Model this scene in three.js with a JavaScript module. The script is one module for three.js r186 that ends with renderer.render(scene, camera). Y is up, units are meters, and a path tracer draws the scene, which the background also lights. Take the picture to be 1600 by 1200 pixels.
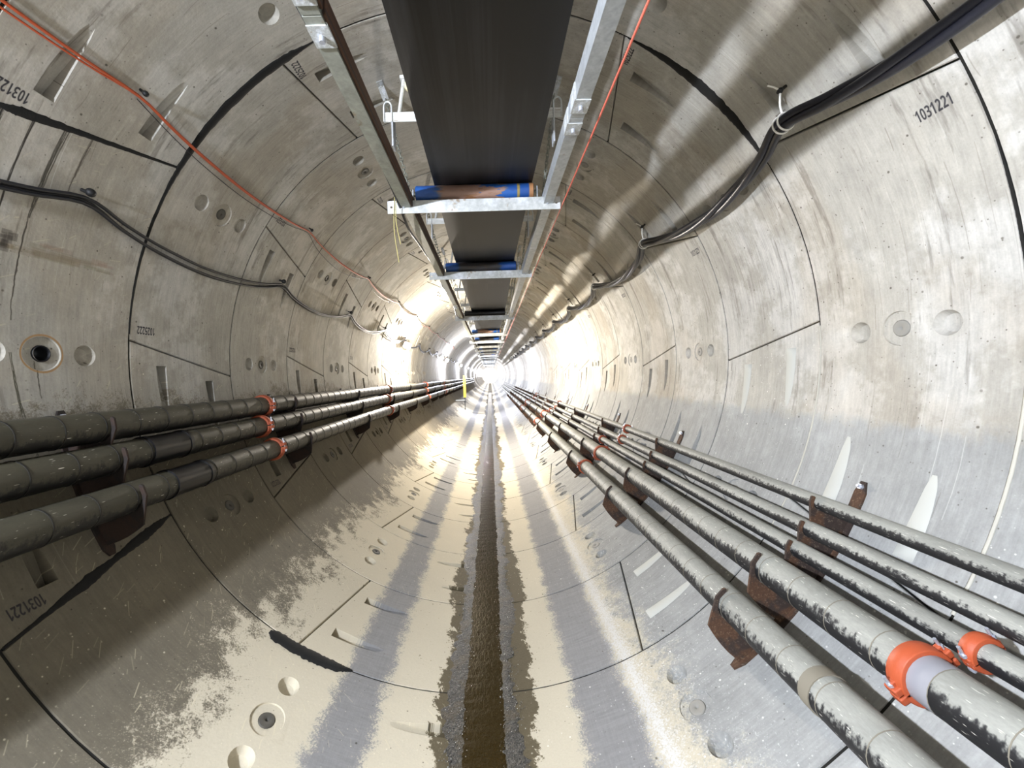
import * as THREE from 'three';
import { mergeGeometries, mergeVertices, toCreasedNormals } from 'three/addons/utils/BufferGeometryUtils.js';
import { RoundedBoxGeometry } from 'three/addons/geometries/RoundedBoxGeometry.js';
import { RectAreaLightUniformsLib } from 'three/addons/lights/RectAreaLightUniformsLib.js';
import { Brush, Evaluator, SUBTRACTION } from 'three-bvh-csg';

// ------------------------------------------------------------------ camera, light, exposure
const scene = new THREE.Scene();
scene.background = new THREE.Color(0x000000);
const renderer = new THREE.WebGLRenderer({ antialias: true });
renderer.toneMapping = THREE.LinearToneMapping;
renderer.toneMappingExposure = 1.15;
renderer.shadowMap.enabled = true;
RectAreaLightUniformsLib.init();

const RAD = Math.PI / 180;
const R = 2.72;            // inner radius of the tunnel lining
const W = 1.2;             // width of one lining ring
const CY = R;              // height of the tunnel axis; the invert lies at y = 0
const J = (k) => (k + 0.58) * W;   // distance of the k-th ring joint in front of the camera

const camera = new THREE.PerspectiveCamera(2 * Math.atan(600 / 615) / RAD, 4 / 3, 0.05, 400);
camera.position.set(0.1153, CY - 0.2275, 0);
camera.rotation.z = -1.7 * RAD;                    // the photographer holds the camera slightly rolled
camera.setViewOffset(1600, 1200, 34, 12, 1600, 1200);

// wall lamps on the left side of the tunnel, about eleven metres apart
const COOL = 0xeef1ff;
const LAMPS = [      // d distance, y above the axis, r radius, I candela
  { d: -0.55, y: 0.76, r: 2.57, color: 0xe8f0ff, I: 130, w: 0.26, h: 0.09, omni: 40 },
  { d: 12.2, y: 0.80, r: 2.55, color: 0xfff5e6, I: 165, w: 0.5, h: 0.12, omni: 80 },
  ...[23.4, 34.6, 46, 58, 70, 82, 94, 106, 118, 130].map((d) => ({ d, y: 0.80, r: 2.55, color: COOL, I: d === 130 ? 900 : 165, w: 0.5, h: 0.12, omni: 52, end: d === 130 })),  // last lamp is turned and boosted to brighten the far end wall
  { d: -12, y: 0.80, r: 2.56, color: 0xfdfcff, I: 270, w: 0.5, h: 0.12 },
];

// ------------------------------------------------------------------ helpers
let seedState = 12345;
function rnd() { seedState = (seedState + 0x6d2b79f5) | 0; let t = Math.imul(seedState ^ (seedState >>> 15), 1 | seedState); t = (t + Math.imul(t ^ (t >>> 7), 61 | t)) ^ t; return ((t ^ (t >>> 14)) >>> 0) / 4294967296; }
const rr = (a, b) => a + (b - a) * rnd();
const clamp = (x, a = 0, b = 1) => Math.min(b, Math.max(a, x));
const smooth = (a, b, x) => { const t = clamp((x - a) / (b - a)); return t * t * (3 - 2 * t); };
const lerp = (a, b, t) => a + (b - a) * t;
const V = (x, y, z) => new THREE.Vector3(x, y, z);
/** point at angle th (degrees, 0 = right, 90 = crown), radius r, distance d in front of the camera */
const pol = (th, r, d) => V(Math.cos(th * RAD) * r, CY + Math.sin(th * RAD) * r, -d);

const used = new Map();
function numbered(name) { const n = used.get(name) || 0; used.set(name, n + 1); return n ? `${name}_${String(n).padStart(3, '0')}` : name; }
function M(name, geo, mat, parent) { const m = new THREE.Mesh(geo, mat); m.name = name; m.castShadow = m.receiveShadow = true; parent.add(m); return m; }
function thing(name, label, category, group, pos) {
  const g = new THREE.Group(); g.name = numbered(name); g.userData = { label, category }; if (group) g.userData.group = group;
  if (pos) g.position.copy(pos); scene.add(g); return g;
}
function solo(name, geo, mat, label, category, group) {
  const m = M(numbered(name), geo, mat, scene); m.userData = { label, category }; if (group) m.userData.group = group; return m;
}
function clone(src, label, group) {
  const c = src.clone(); c.name = numbered(src.name.replace(/_\d{3}$/, '')); c.userData = { ...src.userData };
  if (label) c.userData.label = label; if (group) c.userData.group = group; scene.add(c); return c;
}
const plain = (g) => { const n = g.index ? g.toNonIndexed() : g; for (const k of Object.keys(n.attributes)) if (!['position', 'normal', 'uv'].includes(k)) n.deleteAttribute(k); return n; };
const merge = (list) => mergeGeometries(list.map(plain));
const box = (w, h, d, x = 0, y = 0, z = 0, r = 0) => { const g = r ? new RoundedBoxGeometry(w, h, d, 2, r) : new THREE.BoxGeometry(w, h, d); g.translate(x, y, z); return g; };
function cyl(a, b, r, n = 16, r2 = r, open = false) {   // cylinder from a to b
  const d = b.clone().sub(a), g = new THREE.CylinderGeometry(r2, r, d.length(), n, 1, open);
  g.applyQuaternion(new THREE.Quaternion().setFromUnitVectors(V(0, 1, 0), d.clone().normalize()));
  g.translate(...a.clone().add(b).multiplyScalar(0.5).toArray()); return g;
}
function tube(pts, r, seg, n = 10) { return new THREE.TubeGeometry(new THREE.CatmullRomCurve3(pts, false, 'centripetal'), seg || pts.length * 6, r, n, false); }
function hexBolt(r, h) { const g = new THREE.CylinderGeometry(r, r, h, 6); g.translate(0, h / 2, 0); return g; }

// ------------------------------------------------------------------ noise tables and procedural textures
const NS = 512;
function fbm(base, octaves, gain = 0.5) {
  const out = new Float32Array(NS * NS); let amp = 1, tot = 0;
  for (let o = 0; o < octaves; o++) {
    const n = base << o; if (n > NS) break; const lat = new Float32Array(n * n); for (let i = 0; i < n * n; i++) lat[i] = rnd();
    const s = n / NS;
    for (let y = 0; y < NS; y++) {
      const fy = y * s, iy = Math.floor(fy), ty = fy - iy, wy = ty * ty * (3 - 2 * ty), y0 = (iy % n) * n, y1 = ((iy + 1) % n) * n;
      for (let x = 0; x < NS; x++) {
        const fx = x * s, ix = Math.floor(fx), tx = fx - ix, wx = tx * tx * (3 - 2 * tx), x1 = (ix + 1) % n;
        const a = lat[y0 + ix], b = lat[y0 + x1], c = lat[y1 + ix], d = lat[y1 + x1];
        out[y * NS + x] += amp * (a + (b - a) * wx + (c - a) * wy + (a - b - c + d) * wx * wy);
      }
    }
    tot += amp; amp *= gain;
  }
  let lo = 1e9, hi = -1e9; for (const v of out) { lo = Math.min(lo, v); hi = Math.max(hi, v); }
  for (let i = 0; i < out.length; i++) out[i] = (out[i] - lo) / (hi - lo);
  return out;
}
const NA = fbm(4, 7), NB = fbm(16, 6, 0.7), NC = fbm(64, 4, 0.8), ND = fbm(3, 5, 0.55);
function sm(t, x, y) {   // bilinear, tiling once per unit
  x = (x - Math.floor(x)) * NS; y = (y - Math.floor(y)) * NS;
  const ix = x | 0, iy = y | 0, fx = x - ix, fy = y - iy, x0 = ix & 511, x1 = (ix + 1) & 511, y0 = (iy & 511) * NS, y1 = ((iy + 1) & 511) * NS;
  const a = t[y0 + x0], b = t[y0 + x1], c = t[y1 + x0], d = t[y1 + x1];
  return a + (b - a) * fx + (c - a) * fy + (a - b - c + d) * fx * fy;
}
function canvasOf(w, h, fn, after) {
  const c = document.createElement('canvas'); c.width = w; c.height = h; const ctx = c.getContext('2d'), im = ctx.createImageData(w, h), o = [0, 0, 0];
  for (let y = 0; y < h; y++) for (let x = 0; x < w; x++) { fn((x + 0.5) / w, 1 - (y + 0.5) / h, o); const i = (y * w + x) * 4; im.data[i] = o[0]; im.data[i + 1] = o[1]; im.data[i + 2] = o[2]; im.data[i + 3] = 255; }
  ctx.putImageData(im, 0, 0); if (after) after(ctx, w, h); return c;
}
function tex(w, h, fn, { after, srgb = true, wrap = THREE.RepeatWrapping, rep } = {}) {
  const t = new THREE.CanvasTexture(canvasOf(w, h, fn, after)); t.wrapS = t.wrapT = wrap; t.magFilter = THREE.LinearFilter;
  if (srgb) t.colorSpace = THREE.SRGBColorSpace; if (rep) t.repeat.set(...rep); return t;
}
const mix3 = (o, c, k) => { o[0] += (c[0] - o[0]) * k; o[1] += (c[1] - o[1]) * k; o[2] += (c[2] - o[2]) * k; };
const std = (p) => new THREE.MeshStandardMaterial(p);

// ------------------------------------------------------------------ concrete: what the lining is made of and what lies on it
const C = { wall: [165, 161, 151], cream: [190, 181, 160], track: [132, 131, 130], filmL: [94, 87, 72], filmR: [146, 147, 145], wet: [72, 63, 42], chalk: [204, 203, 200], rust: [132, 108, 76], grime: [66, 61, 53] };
function concrete(th, d, o) {
  // th in degrees, d distance in metres
  const a = ((th + 90 + 540) % 360) - 180;            // angle from the invert, left negative
  const s = a * RAD * R;                                // arc length from the invert, metres
  const n1 = sm(NA, s * 0.17 + 0.13, d * 0.21 + 0.4), n2 = sm(NB, s * 0.55 + 0.7, d * 0.6 + 0.2), n3 = sm(NC, s * 1.9, d * 2.1), str = sm(NB, s * 0.12 + 0.3, d * 1.9), st2 = sm(NC, s * 0.11, d * 1.3 + 0.5);
  o[0] = C.wall[0]; o[1] = C.wall[1]; o[2] = C.wall[2];
  let k = 0.80 + 0.16 * n1 + 0.12 * n2 + 0.10 * n3 + 0.10 * (str - 0.5) + 0.14 * (st2 - 0.5);
  // patchy laitance and dark streaks down the wall
  if (Math.abs(a) > 62) {
    mix3(o, C.chalk, 0.4 * smooth(0.56, 0.74, sm(NA, s * 0.3 + 0.61, d * 0.5 + 0.9) * 0.7 + n2 * 0.3));
    mix3(o, C.grime, 0.36 * smooth(0.62, 0.85, sm(NB, s * 0.09 + 0.83, d * 0.85 + 0.31)) * smooth(0.4, 0.6, n1));
    mix3(o, C.rust, 0.12 * smooth(0.62, 0.8, sm(NA, s * 0.23 + 0.27, d * 0.33 + 0.77)));
  }
  // grey slurry film on the lower right wall, dark mud film on the lower left
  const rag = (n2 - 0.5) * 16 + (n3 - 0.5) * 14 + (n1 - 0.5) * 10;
  if (a > 0) { const up = smooth(-1.2, 1.2, 77 + (n2 - 0.5) * 3 - a); mix3(o, C.filmR, up * 0.85); }
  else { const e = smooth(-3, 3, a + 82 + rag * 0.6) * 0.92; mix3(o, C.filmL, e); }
  // dry cream mud in the invert with a grainy ragged edge
  const cr = smooth(-3, 3, 33.5 - Math.abs(a + 4.5) + rag * (a < 0 ? 1.0 : 0.55));
  mix3(o, C.cream, cr); if (cr > 0.5) k = 0.9 + 0.1 * n1 + 0.06 * n3;
  // scuffed cream scratches in the dark film near that edge
  if (a < -30 && a > -62) mix3(o, C.cream, 0.75 * smooth(0.66, 0.8, sm(NC, s * 0.8 + d * 0.5, d * 3.1 - s * 2.0) * 0.75 + smooth(-60, -34, a) * 0.22));
  if (a > 24 && a < 62) mix3(o, C.chalk, 0.8 * smooth(0.70, 0.82, sm(NC, s * 1.3 + 0.2, d * 1.5) * 0.8 + smooth(50, 27, a) * 0.2));
  // two wheel tracks rubbed clean along the invert, with a frayed edge
  const fr = (n3 - 0.5) * 3.6 + (n2 - 0.5) * 2.4;
  const tl = smooth(-0.8, 0.8, 3.5 - Math.abs(a + 19.8) + fr), tr = smooth(-0.8, 0.8, 4.2 - Math.abs(a - 18.4) + fr);
  const t = Math.max(tl, tr); if (t > 0) { const q = 0.88 + 0.14 * st2 + 0.1 * (sm(NC, s * 2.5, d * 0.12) - 0.5) + 0.06 * n3; mix3(o, [C.track[0] * q, C.track[1] * q, C.track[2] * q], t); if (t > 0.5) k = 0.98; }
  mix3(o, C.chalk, 0.85 * smooth(0.5, 0.75, n3 + 0.25 - Math.abs(a - 24.2) * 0.16));        // white slurry rim beside the right track
  // wet mud stain along the drain
  const wn = sm(NA, 0.31 + s * 0.03, d * 0.16) * 4.5 + sm(NB, s * 0.6 + 0.11, d * 0.55 + s * 0.4) * 4.0 + sm(NC, s * 1.4, d * 1.3) * 1.6;
  const wet = smooth(-0.25, 0.25, 2.2 + wn - Math.abs(a - 0.3) - 0.4); mix3(o, C.wet, wet * (0.8 + 0.2 * n3));
  o[0] *= k; o[1] *= k; o[2] *= k;
}
const bumpBase = tex(512, 512, (u, v, o) => { const h = 255 * clamp(0.25 * sm(NA, u, v) + 0.35 * sm(NB, u, v) + 0.4 * sm(NC, u, v)); o[0] = o[1] = o[2] = h; }, { srgb: false });
const bumpSeg = bumpBase.clone(); bumpSeg.repeat.set(3, 1.3);

/** stains, streaks, specks and stencilled numbers of one lining segment, in metres on the segment */
function dress(ctx, w, h, s) {
  const X = (th) => (th - s.a0) / (s.a1 - s.a0) * w, Y = (d) => (1 - (d - J(s.k)) / W) * h;
  const mx = w / ((s.a1 - s.a0) * RAD * R), my = h / W;     // pixels per metre
  const mid = (s.a0 + s.a1) / 2, am = ((mid + 90 + 540) % 360) - 180;
  // bug holes and spatter
  const dots = (n, r0, r1, col) => { for (let i = 0; i < n; i++) { ctx.fillStyle = col(); ctx.beginPath(); const r = rr(r0, r1) * (rnd() < 0.15 ? 1.8 : 1); ctx.ellipse(rnd() * w, rnd() * h, r * mx, r * my, 0, 0, 6.3); ctx.fill(); } };
  const f = s.fine;
  if (Math.abs(am) > 62) dots(f ? 420 : 120, 0.0012, 0.004, () => `rgba(48,42,34,${rr(0.25, 0.7)})`);
  else if (am > 20) { dots(f ? 800 : 150, 0.001, 0.0036, () => `rgba(244,242,232,${rr(0.35, 0.95)})`); dots(200, 0.001, 0.004, () => `rgba(52,48,40,${rr(0.3, 0.7)})`); }
  else if (am < -20) { dots(f ? 600 : 100, 0.001, 0.0038, () => `rgba(222,214,190,${rr(0.3, 0.85)})`); dots(120, 0.001, 0.004, () => `rgba(30,27,20,${rr(0.4, 0.8)})`); }
  else dots(f ? 260 : 60, 0.001, 0.004, () => `rgba(60,52,32,${rr(0.3, 0.8)})`);
  if (am < -20 && am > -100) for (let i = 0; i < (f ? 150 : 30); i++) {      // pale scratches in the mud film
    const x = rnd() * w, y = rnd() * h, l = rr(0.02, 0.1), an = rr(-0.5, 0.5) + 0.9; ctx.strokeStyle = `rgba(214,204,172,${rr(0.2, 0.6)})`; ctx.lineWidth = rr(0.6, 1.8);
    ctx.beginPath(); ctx.moveTo(x, y); ctx.lineTo(x + Math.cos(an) * l * mx, y + Math.sin(an) * l * my); ctx.stroke();
  }
  if (Math.abs(am) > 62) for (let i = 0; i < (f ? 60 : 16); i++) {             // thin seep and formwork lines
    const x = rnd() * w, y = rnd() * h, l = rr(0.08, 0.5); ctx.strokeStyle = rnd() < 0.3 ? `rgba(240,238,230,${rr(0.1, 0.4)})` : `rgba(64,56,44,${rr(0.08, 0.35)})`; ctx.lineWidth = rr(0.5, 1.6);
    ctx.beginPath(); ctx.moveTo(x, y); ctx.quadraticCurveTo(x + l * mx * 0.5, y + rr(-5, 5), x + l * mx, y + rr(-6, 6)); ctx.stroke();
  }
  // stencilled segment number near the upper corner
  const txt = s.k % 2 ? '1031221' : '1025222';
  if (Math.abs(am) > 62) { ctx.save(); ctx.translate(X(s.t1near - (s.k % 2 ? 3.4 : 2.4)), Y(J(s.k) + (s.k % 2 ? 0.255 : 0.235))); ctx.scale(mx, my); ctx.rotate(Math.PI / 2); ctx.scale(0.00085 * 0.52, 0.00085);
  ctx.font = 'bold 100px sans-serif'; ctx.fillStyle = 'rgba(26,24,30,0.9)'; ctx.textAlign = 'left'; ctx.fillText(txt, 0, 0); ctx.restore(); }
  // particular stains
  const streak = (pts, wid, col, ragged = 0.35) => {      // a run of fine wavering lines, denser in the middle
    const at = (t) => { const j = t * (pts.length - 1), q = Math.min(pts.length - 2, j | 0), u = j - q; return [lerp(pts[q][0], pts[q + 1][0], u), lerp(pts[q][1], pts[q + 1][1], u), lerp(pts[q][2] ?? wid, pts[q + 1][2] ?? wid, u)]; };
    const mw = Math.max(...pts.map((p) => p[2] ?? wid)), n = Math.max(3, Math.round(mw / 0.0035));
    for (let i = 0; i < n; i++) {
      const e = (rnd() + rnd() + rnd() - 1.5) / 1.5 * 0.62, t0 = rnd() * 0.12 * (i % 3), t1 = 1 - rnd() * 0.5 * (i % 3 ? 1 : 0), ph = rnd() * 9; ctx.strokeStyle = col; ctx.lineWidth = rr(0.7, 2.4); ctx.beginPath();
      for (let k = 0; k <= 26; k++) { const t = lerp(t0, t1, k / 26), [th, d, w] = at(t), wv = (sm(NB, t * 0.9 + ph, ph) - 0.5) * 0.012 * (0.4 + ragged); const x = X(th), y = Y(d + e * w + wv); if (k) ctx.lineTo(x, y); else ctx.moveTo(x, y); }
      ctx.stroke();
    }
  };
  if (s.k === 1 && s.i === 2) {       // left wall below the leaking joint
    streak([[150.5, 2.07, 0.05], [158, 2.05, 0.07], [166, 2.02, 0.05], [172, 2.02, 0.01]], 0.05, 'rgba(24,22,18,0.75)');
    streak([[150, 2.21], [162, 2.2], [180, 2.19], [188, 2.2]], 0.009, 'rgba(28,24,20,0.75)', 0.6);
    streak([[180, 2.33], [187, 2.36], [195, 2.4]], 0.014, 'rgba(40,38,24,0.7)');
    streak([[150, 2.36, 0.04], [158, 2.35, 0.035], [163, 2.34, 0.012]], 0.02, 'rgba(44,40,32,0.55)');
    streak([[163, 2.34], [176, 2.33]], 0.006, 'rgba(40,34,26,0.6)', 0.6);
    streak([[149.5, 2.5, 0.03], [158, 2.49, 0.006]], 0.015, 'rgba(60,52,44,0.4)');
    streak([[181, 2.46], [186, 2.47]], 0.01, 'rgba(40,34,26,0.5)', 0.6);
    for (let i = 0; i < 26; i++) { ctx.fillStyle = `rgba(${rr(80, 130) | 0},${rr(70, 100) | 0},64,0.16)`; const d = rr(1.95, 2.95), x = X(rr(165.4, 167.4)); ctx.fillRect(x, Y(d), rr(0.01, 0.05) * mx, rr(0.05, 0.3) * my); }
    for (let i = 0; i < 12; i++) { ctx.fillStyle = 'rgba(52,46,40,0.35)'; ctx.fillRect(X(rr(165, 167)), Y(rr(2.25, 2.33)), rr(0.02, 0.05) * mx, rr(0.02, 0.05) * my); }
    ctx.strokeStyle = 'rgba(158,112,60,0.7)'; ctx.lineWidth = 4; ctx.beginPath(); ctx.ellipse(X(180), Y(2.496), 0.118 * mx, 0.118 * my, 0, 0, 6.3); ctx.stroke();
  }
  if (s.k === 1 && s.i === 5) {       // right wall, spatter and rusty drips
    for (let i = 0; i < 260; i++) { ctx.fillStyle = `rgba(46,42,36,${rr(0.4, 0.9)})`; ctx.fillRect(X(rr(-14, -1) ), Y(1.9 + Math.abs(rr(-1, 1) * rr(0, 1)) * 0.3), rr(0.003, 0.012) * mx, rr(0.002, 0.005) * my); }
    streak([[13, 2.1], [10, 2.4], [9.5, 2.7]], 0.008, 'rgba(110,90,66,0.45)', 0.8); streak([[-6, 1.95], [-5, 2.7]], 0.004, 'rgba(80,74,66,0.5)');
    for (let i = 0; i < 14; i++) { ctx.fillStyle = 'rgba(120,104,84,0.14)'; ctx.beginPath(); ctx.ellipse(X(rr(-6, -1)), Y(rr(2.78, 2.95)), rr(0.04, 0.1) * mx, rr(0.02, 0.05) * my, 0, 0, 6.3); ctx.fill(); }
    streak([[-11.5, 1.9], [-13, 2.5], [-12, 3.0]], 0.03, 'rgba(120,116,110,0.3)', 0.8);
  }
  if (s.k === 2 && s.i === 0) for (let i = 0; i < 160; i++) { ctx.fillStyle = `rgba(92,84,82,${rr(0.05, 0.16)})`; ctx.fillRect(X(rr(4, 18)), Y(rr(3.3, 4.15)), rr(0.1, 0.4) * mx, rr(0.004, 0.012) * my); }   // scraped grey streaks
}

// ------------------------------------------------------------------ lining segments (solid pieces with bolt pockets, lifting dimples and grout sockets)
const RINGS = {
  A: [[0, -5.5, -1], [60, -5.5, -1], [120, -5, -1], [180, 6, 1], [240, 5, 1], [300, 5.4, 1]],
  B: [[30, 6, 1], [90, -6, -1], [150, 6, 1], [210, -6, -1], [270, -6, -1], [330, 6, 1]],
  B1: [[30, 6, 1], [90, -6, -1], [150, -6, -1], [210, -6, -1], [270, -6, -1], [330, 6, 1]],
};
const ev = new Evaluator(); ev.useGroups = false; ev.attributes = ['position', 'normal'];
function closedGrid(P, nu, nv) {   // two sheets P(i, j, 0 | 1) closed at the rim
  const pos = [], idx = [], id = (i, j, s) => s * (nu + 1) * (nv + 1) + i * (nv + 1) + j;
  for (let s = 0; s < 2; s++) for (let i = 0; i <= nu; i++) for (let j = 0; j <= nv; j++) pos.push(...P(i, j, s));
  const q = (a, b, c, d) => idx.push(a, b, c, a, c, d);
  for (let i = 0; i < nu; i++) for (let j = 0; j < nv; j++) { q(id(i, j, 0), id(i + 1, j, 0), id(i + 1, j + 1, 0), id(i, j + 1, 0)); q(id(i, j, 1), id(i, j + 1, 1), id(i + 1, j + 1, 1), id(i + 1, j, 1)); }
  for (let i = 0; i < nu; i++) { q(id(i, 0, 0), id(i, 0, 1), id(i + 1, 0, 1), id(i + 1, 0, 0)); q(id(i, nv, 0), id(i + 1, nv, 0), id(i + 1, nv, 1), id(i, nv, 1)); }
  for (let j = 0; j < nv; j++) { q(id(0, j, 0), id(0, j + 1, 0), id(0, j + 1, 1), id(0, j, 1)); q(id(nu, j, 0), id(nu, j, 1), id(nu, j + 1, 1), id(nu, j + 1, 0)); }
  let vol = 0; const p = (n) => V(pos[n * 3], pos[n * 3 + 1], pos[n * 3 + 2]);
  for (let i = 0; i < idx.length; i += 3) vol += p(idx[i]).dot(p(idx[i + 1]).cross(p(idx[i + 2])));
  if (vol < 0) for (let i = 0; i < idx.length; i += 3) [idx[i + 1], idx[i + 2]] = [idx[i + 2], idx[i + 1]];
  const g = new THREE.BufferGeometry(); g.setAttribute('position', new THREE.Float32BufferAttribute(pos, 3)); g.setIndex(idx); g.computeVertexNormals(); return g;
}
const pxy = (th, r, z) => [Math.cos(th * RAD) * r, Math.sin(th * RAD) * r, z];
function pocket(th, dir, f, deep, top) {     // tapered bolt pocket, deep at the joint end
  const n = 6, st = th + dir * 0.12 / R / RAD;
  return closedGrid((i, j, s) => { const t = i / n, a = st + dir * t * 0.5 / R / RAD, hw = lerp(0.052, 0.02, t * t) * (t === 1 ? 0.6 : 1); return pxy(a, s ? top : R + lerp(deep, -0.004, t), -(f * W) + (j ? hw : -hw)); }, n, 1);
}
function radial(th, z, r0, prof) {           // a turned shape on a radial axis: prof = [[radius, depth below the face]]
  const g = new THREE.LatheGeometry(prof.map(([r, d]) => new THREE.Vector2(r, d)), 20);
  g.applyMatrix4(new THREE.Matrix4().makeRotationZ(-Math.PI / 2 + th * RAD)); g.translate(Math.cos(th * RAD) * r0, Math.sin(th * RAD) * r0, z); return g;
}
const solid = (g) => {
  g.deleteAttribute('uv'); g.deleteAttribute('normal'); const m = mergeVertices(g, 1e-4), x = m.index.array, keep = [];
  for (let i = 0; i < x.length; i += 3) if (x[i] !== x[i + 1] && x[i + 1] !== x[i + 2] && x[i] !== x[i + 2]) keep.push(x[i], x[i + 1], x[i + 2]);
  m.setIndex(keep); m.computeVertexNormals(); return m;
};
function segment(ring, i) {
  const spec = RINGS[ring], n = 6, [ta, sa, pa] = spec[i]; let [tb, sb, pb] = spec[(i + 1) % n]; if (i === n - 1) tb += 360;
  const gap = 0.006 / R / RAD, ch = 0.003, cz = 0.007;
  const A = (f) => ta + sa * (f - 0.5) + gap, B = (f) => tb + sb * (f - 0.5) - gap;
  const us = [0]; for (let k = 0; k <= 20; k++) us.push(lerp(0.0021, 1 - 0.0021, k / 20)); us.push(1);
  const vs = [cz / W, (cz + ch) / W, 0.2, 0.4, 0.6, 0.8, 1 - (cz + ch) / W, 1 - cz / W], nu = us.length - 1, nv = vs.length - 1;
  const body = closedGrid((p, q, s) => { const f = vs[q], th = lerp(A(f), B(f), us[p]), rim = p === 0 || q === 0 || p === nu || q === nv; return pxy(th, s ? R + 0.2 : rim ? R + 0.008 : R, -f * W); }, nu, nv);
  const cuts = [], pk = [];
  for (const f of [0.25, 0.72]) { if (pa > 0) { cuts.push(pocket(A(f), 1, f, 0.085, R - 0.06)); pk.push([A(f), 1, f]); } if (pb < 0) { cuts.push(pocket(B(f), -1, f, 0.085, R - 0.06)); pk.push([B(f), -1, f]); } }
  const tm = (ta + tb) / 2;
  for (const dz of [-0.262, 0.262]) cuts.push(solid(radial(tm, -W / 2 + dz, R, [[0, 0.052], [0.03, 0.05], [0.052, 0.04], [0.07, 0.01], [0.075, -0.004], [0.08, -0.03], [0, -0.03]])));
  cuts.push(solid(radial(tm, -W / 2, R, [[0, 0.11], [0.05, 0.11], [0.054, 0.012], [0.108, 0.009], [0.114, -0.03], [0, -0.03]])));
  for (const c of cuts) { let vol = 0; const p = c.attributes.position, x = c.index.array, q = (m) => V().fromBufferAttribute(p, m); for (let m = 0; m < x.length; m += 3) vol += q(x[m]).dot(q(x[m + 1]).cross(q(x[m + 2]))); if (vol < 0) { for (let m = 0; m < x.length; m += 3) { const t = x[m + 1]; x[m + 1] = x[m + 2]; x[m + 2] = t; } c.computeVertexNormals(); } }
  const one = mergeGeometries(cuts.map((c) => { for (const k of Object.keys(c.attributes)) if (k !== 'position' && k !== 'normal') c.deleteAttribute(k); return c; }));
  const res = ev.evaluate(new Brush(body), new Brush(one), SUBTRACTION).geometry;
  let g = new THREE.BufferGeometry(); g.setAttribute('position', res.attributes.position.clone()); if (res.index) g.setIndex(res.index.clone());
  const dr = res.drawRange; if (!res.index && dr.count !== Infinity) { g.setAttribute('position', new THREE.BufferAttribute(res.attributes.position.array.slice(0, dr.count * 3), 3)); }
  if (res.index && dr.count !== Infinity) g.setIndex(new THREE.BufferAttribute(res.index.array.slice(0, dr.count), 1));
  g = toCreasedNormals(g, 0.45);
  const a0 = Math.min(A(0), A(1)) - 0.2, a1 = Math.max(B(0), B(1)) + 0.2, p = g.attributes.position, uv = new Float32Array(p.count * 2);
  for (let m = 0; m < p.count; m++) { let t = Math.atan2(p.getY(m), p.getX(m)) / RAD; while (t < a0 - 20) t += 360; while (t > a1 + 20) t -= 360; uv[2 * m] = clamp((t - a0) / (a1 - a0), 0.001, 0.999); uv[2 * m + 1] = clamp(-p.getZ(m) / W, 0.001, 0.999); }
  g.setAttribute('uv', new THREE.BufferAttribute(uv, 2));
  return { g, a0, a1, t1near: B(0), i, tm, pk };
}
const SEG = {}; for (const r of Object.keys(RINGS)) SEG[r] = RINGS[r].map((_, i) => segment(r, i));

const lining = new THREE.Group(); lining.name = 'wall_lining'; lining.position.set(0, CY, 0); scene.add(lining);
lining.userData = { kind: 'structure', label: 'round tunnel lining of precast concrete ring segments', category: 'tunnel wall' };
const plugGeo = (tm) => radial(tm, -W / 2, R, [[0, 0.02], [0.011, 0.02], [0.013, 0.007], [0.046, 0.006], [0.0525, 0.012], [0.0525, 0.03], [0, 0.03]]);
const plugMat = std({ color: 0x8b8880, roughness: 0.7 }), plugDark = std({ color: 0x4a4740, roughness: 0.7 }), mortarMat = std({ color: 0xbcbcb4, roughness: 0.95, bumpMap: bumpBase, bumpScale: 0.002 });
const NEAR = 4, LAST = 14, midMats = {};
for (let k = 0; k < LAST; k++) {
  const type = k === 1 ? 'B1' : k % 2 ? 'B' : 'A';
  SEG[type].forEach((s) => {
    const fine = k < NEAR, key = fine ? `${k}-${s.i}` : `${type}-${s.i}-${k < 8 ? 0 : 1}`;
    if (!midMats[key]) {
      const w = fine ? 1024 : 512, h = fine ? 512 : 256, spec = { ...s, k, fine };
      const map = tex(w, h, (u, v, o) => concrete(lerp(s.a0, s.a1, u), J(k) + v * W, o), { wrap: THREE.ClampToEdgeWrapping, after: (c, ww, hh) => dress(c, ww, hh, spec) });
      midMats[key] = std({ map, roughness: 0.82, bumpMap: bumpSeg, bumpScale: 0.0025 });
    }
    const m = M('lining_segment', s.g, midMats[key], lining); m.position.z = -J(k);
    if (k < 6 && !(k === 1 && s.i === 2)) M('grout_plug', plugGeo(s.tm), s.tm > 100 && s.tm < 260 ? plugDark : plugMat, m);
    if (k === 1 && s.i === 2) M('dark_socket_insert', radial(s.tm, -W / 2, R, [[0, 0.075], [0.044, 0.075], [0.046, 0.005], [0.053, 0.004], [0.0535, 0.08], [0, 0.08]]), std({ color: 0x0c0c10, roughness: 0.5 }), m).userData.label = 'open grout socket with a black insert added to darken the hole';  // black insert put into this hole so its depth looks dark
    if ((k === 1 && s.i === 5) || (k === 2 && s.i === 5)) for (const [th, dir, f] of s.pk) M('mortar_patch', pocket(th, dir, f, 0.05, R - 0.0035), mortarMat, m).userData.label = 'pale mortar filling a bolt pocket';
  });
}
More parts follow.
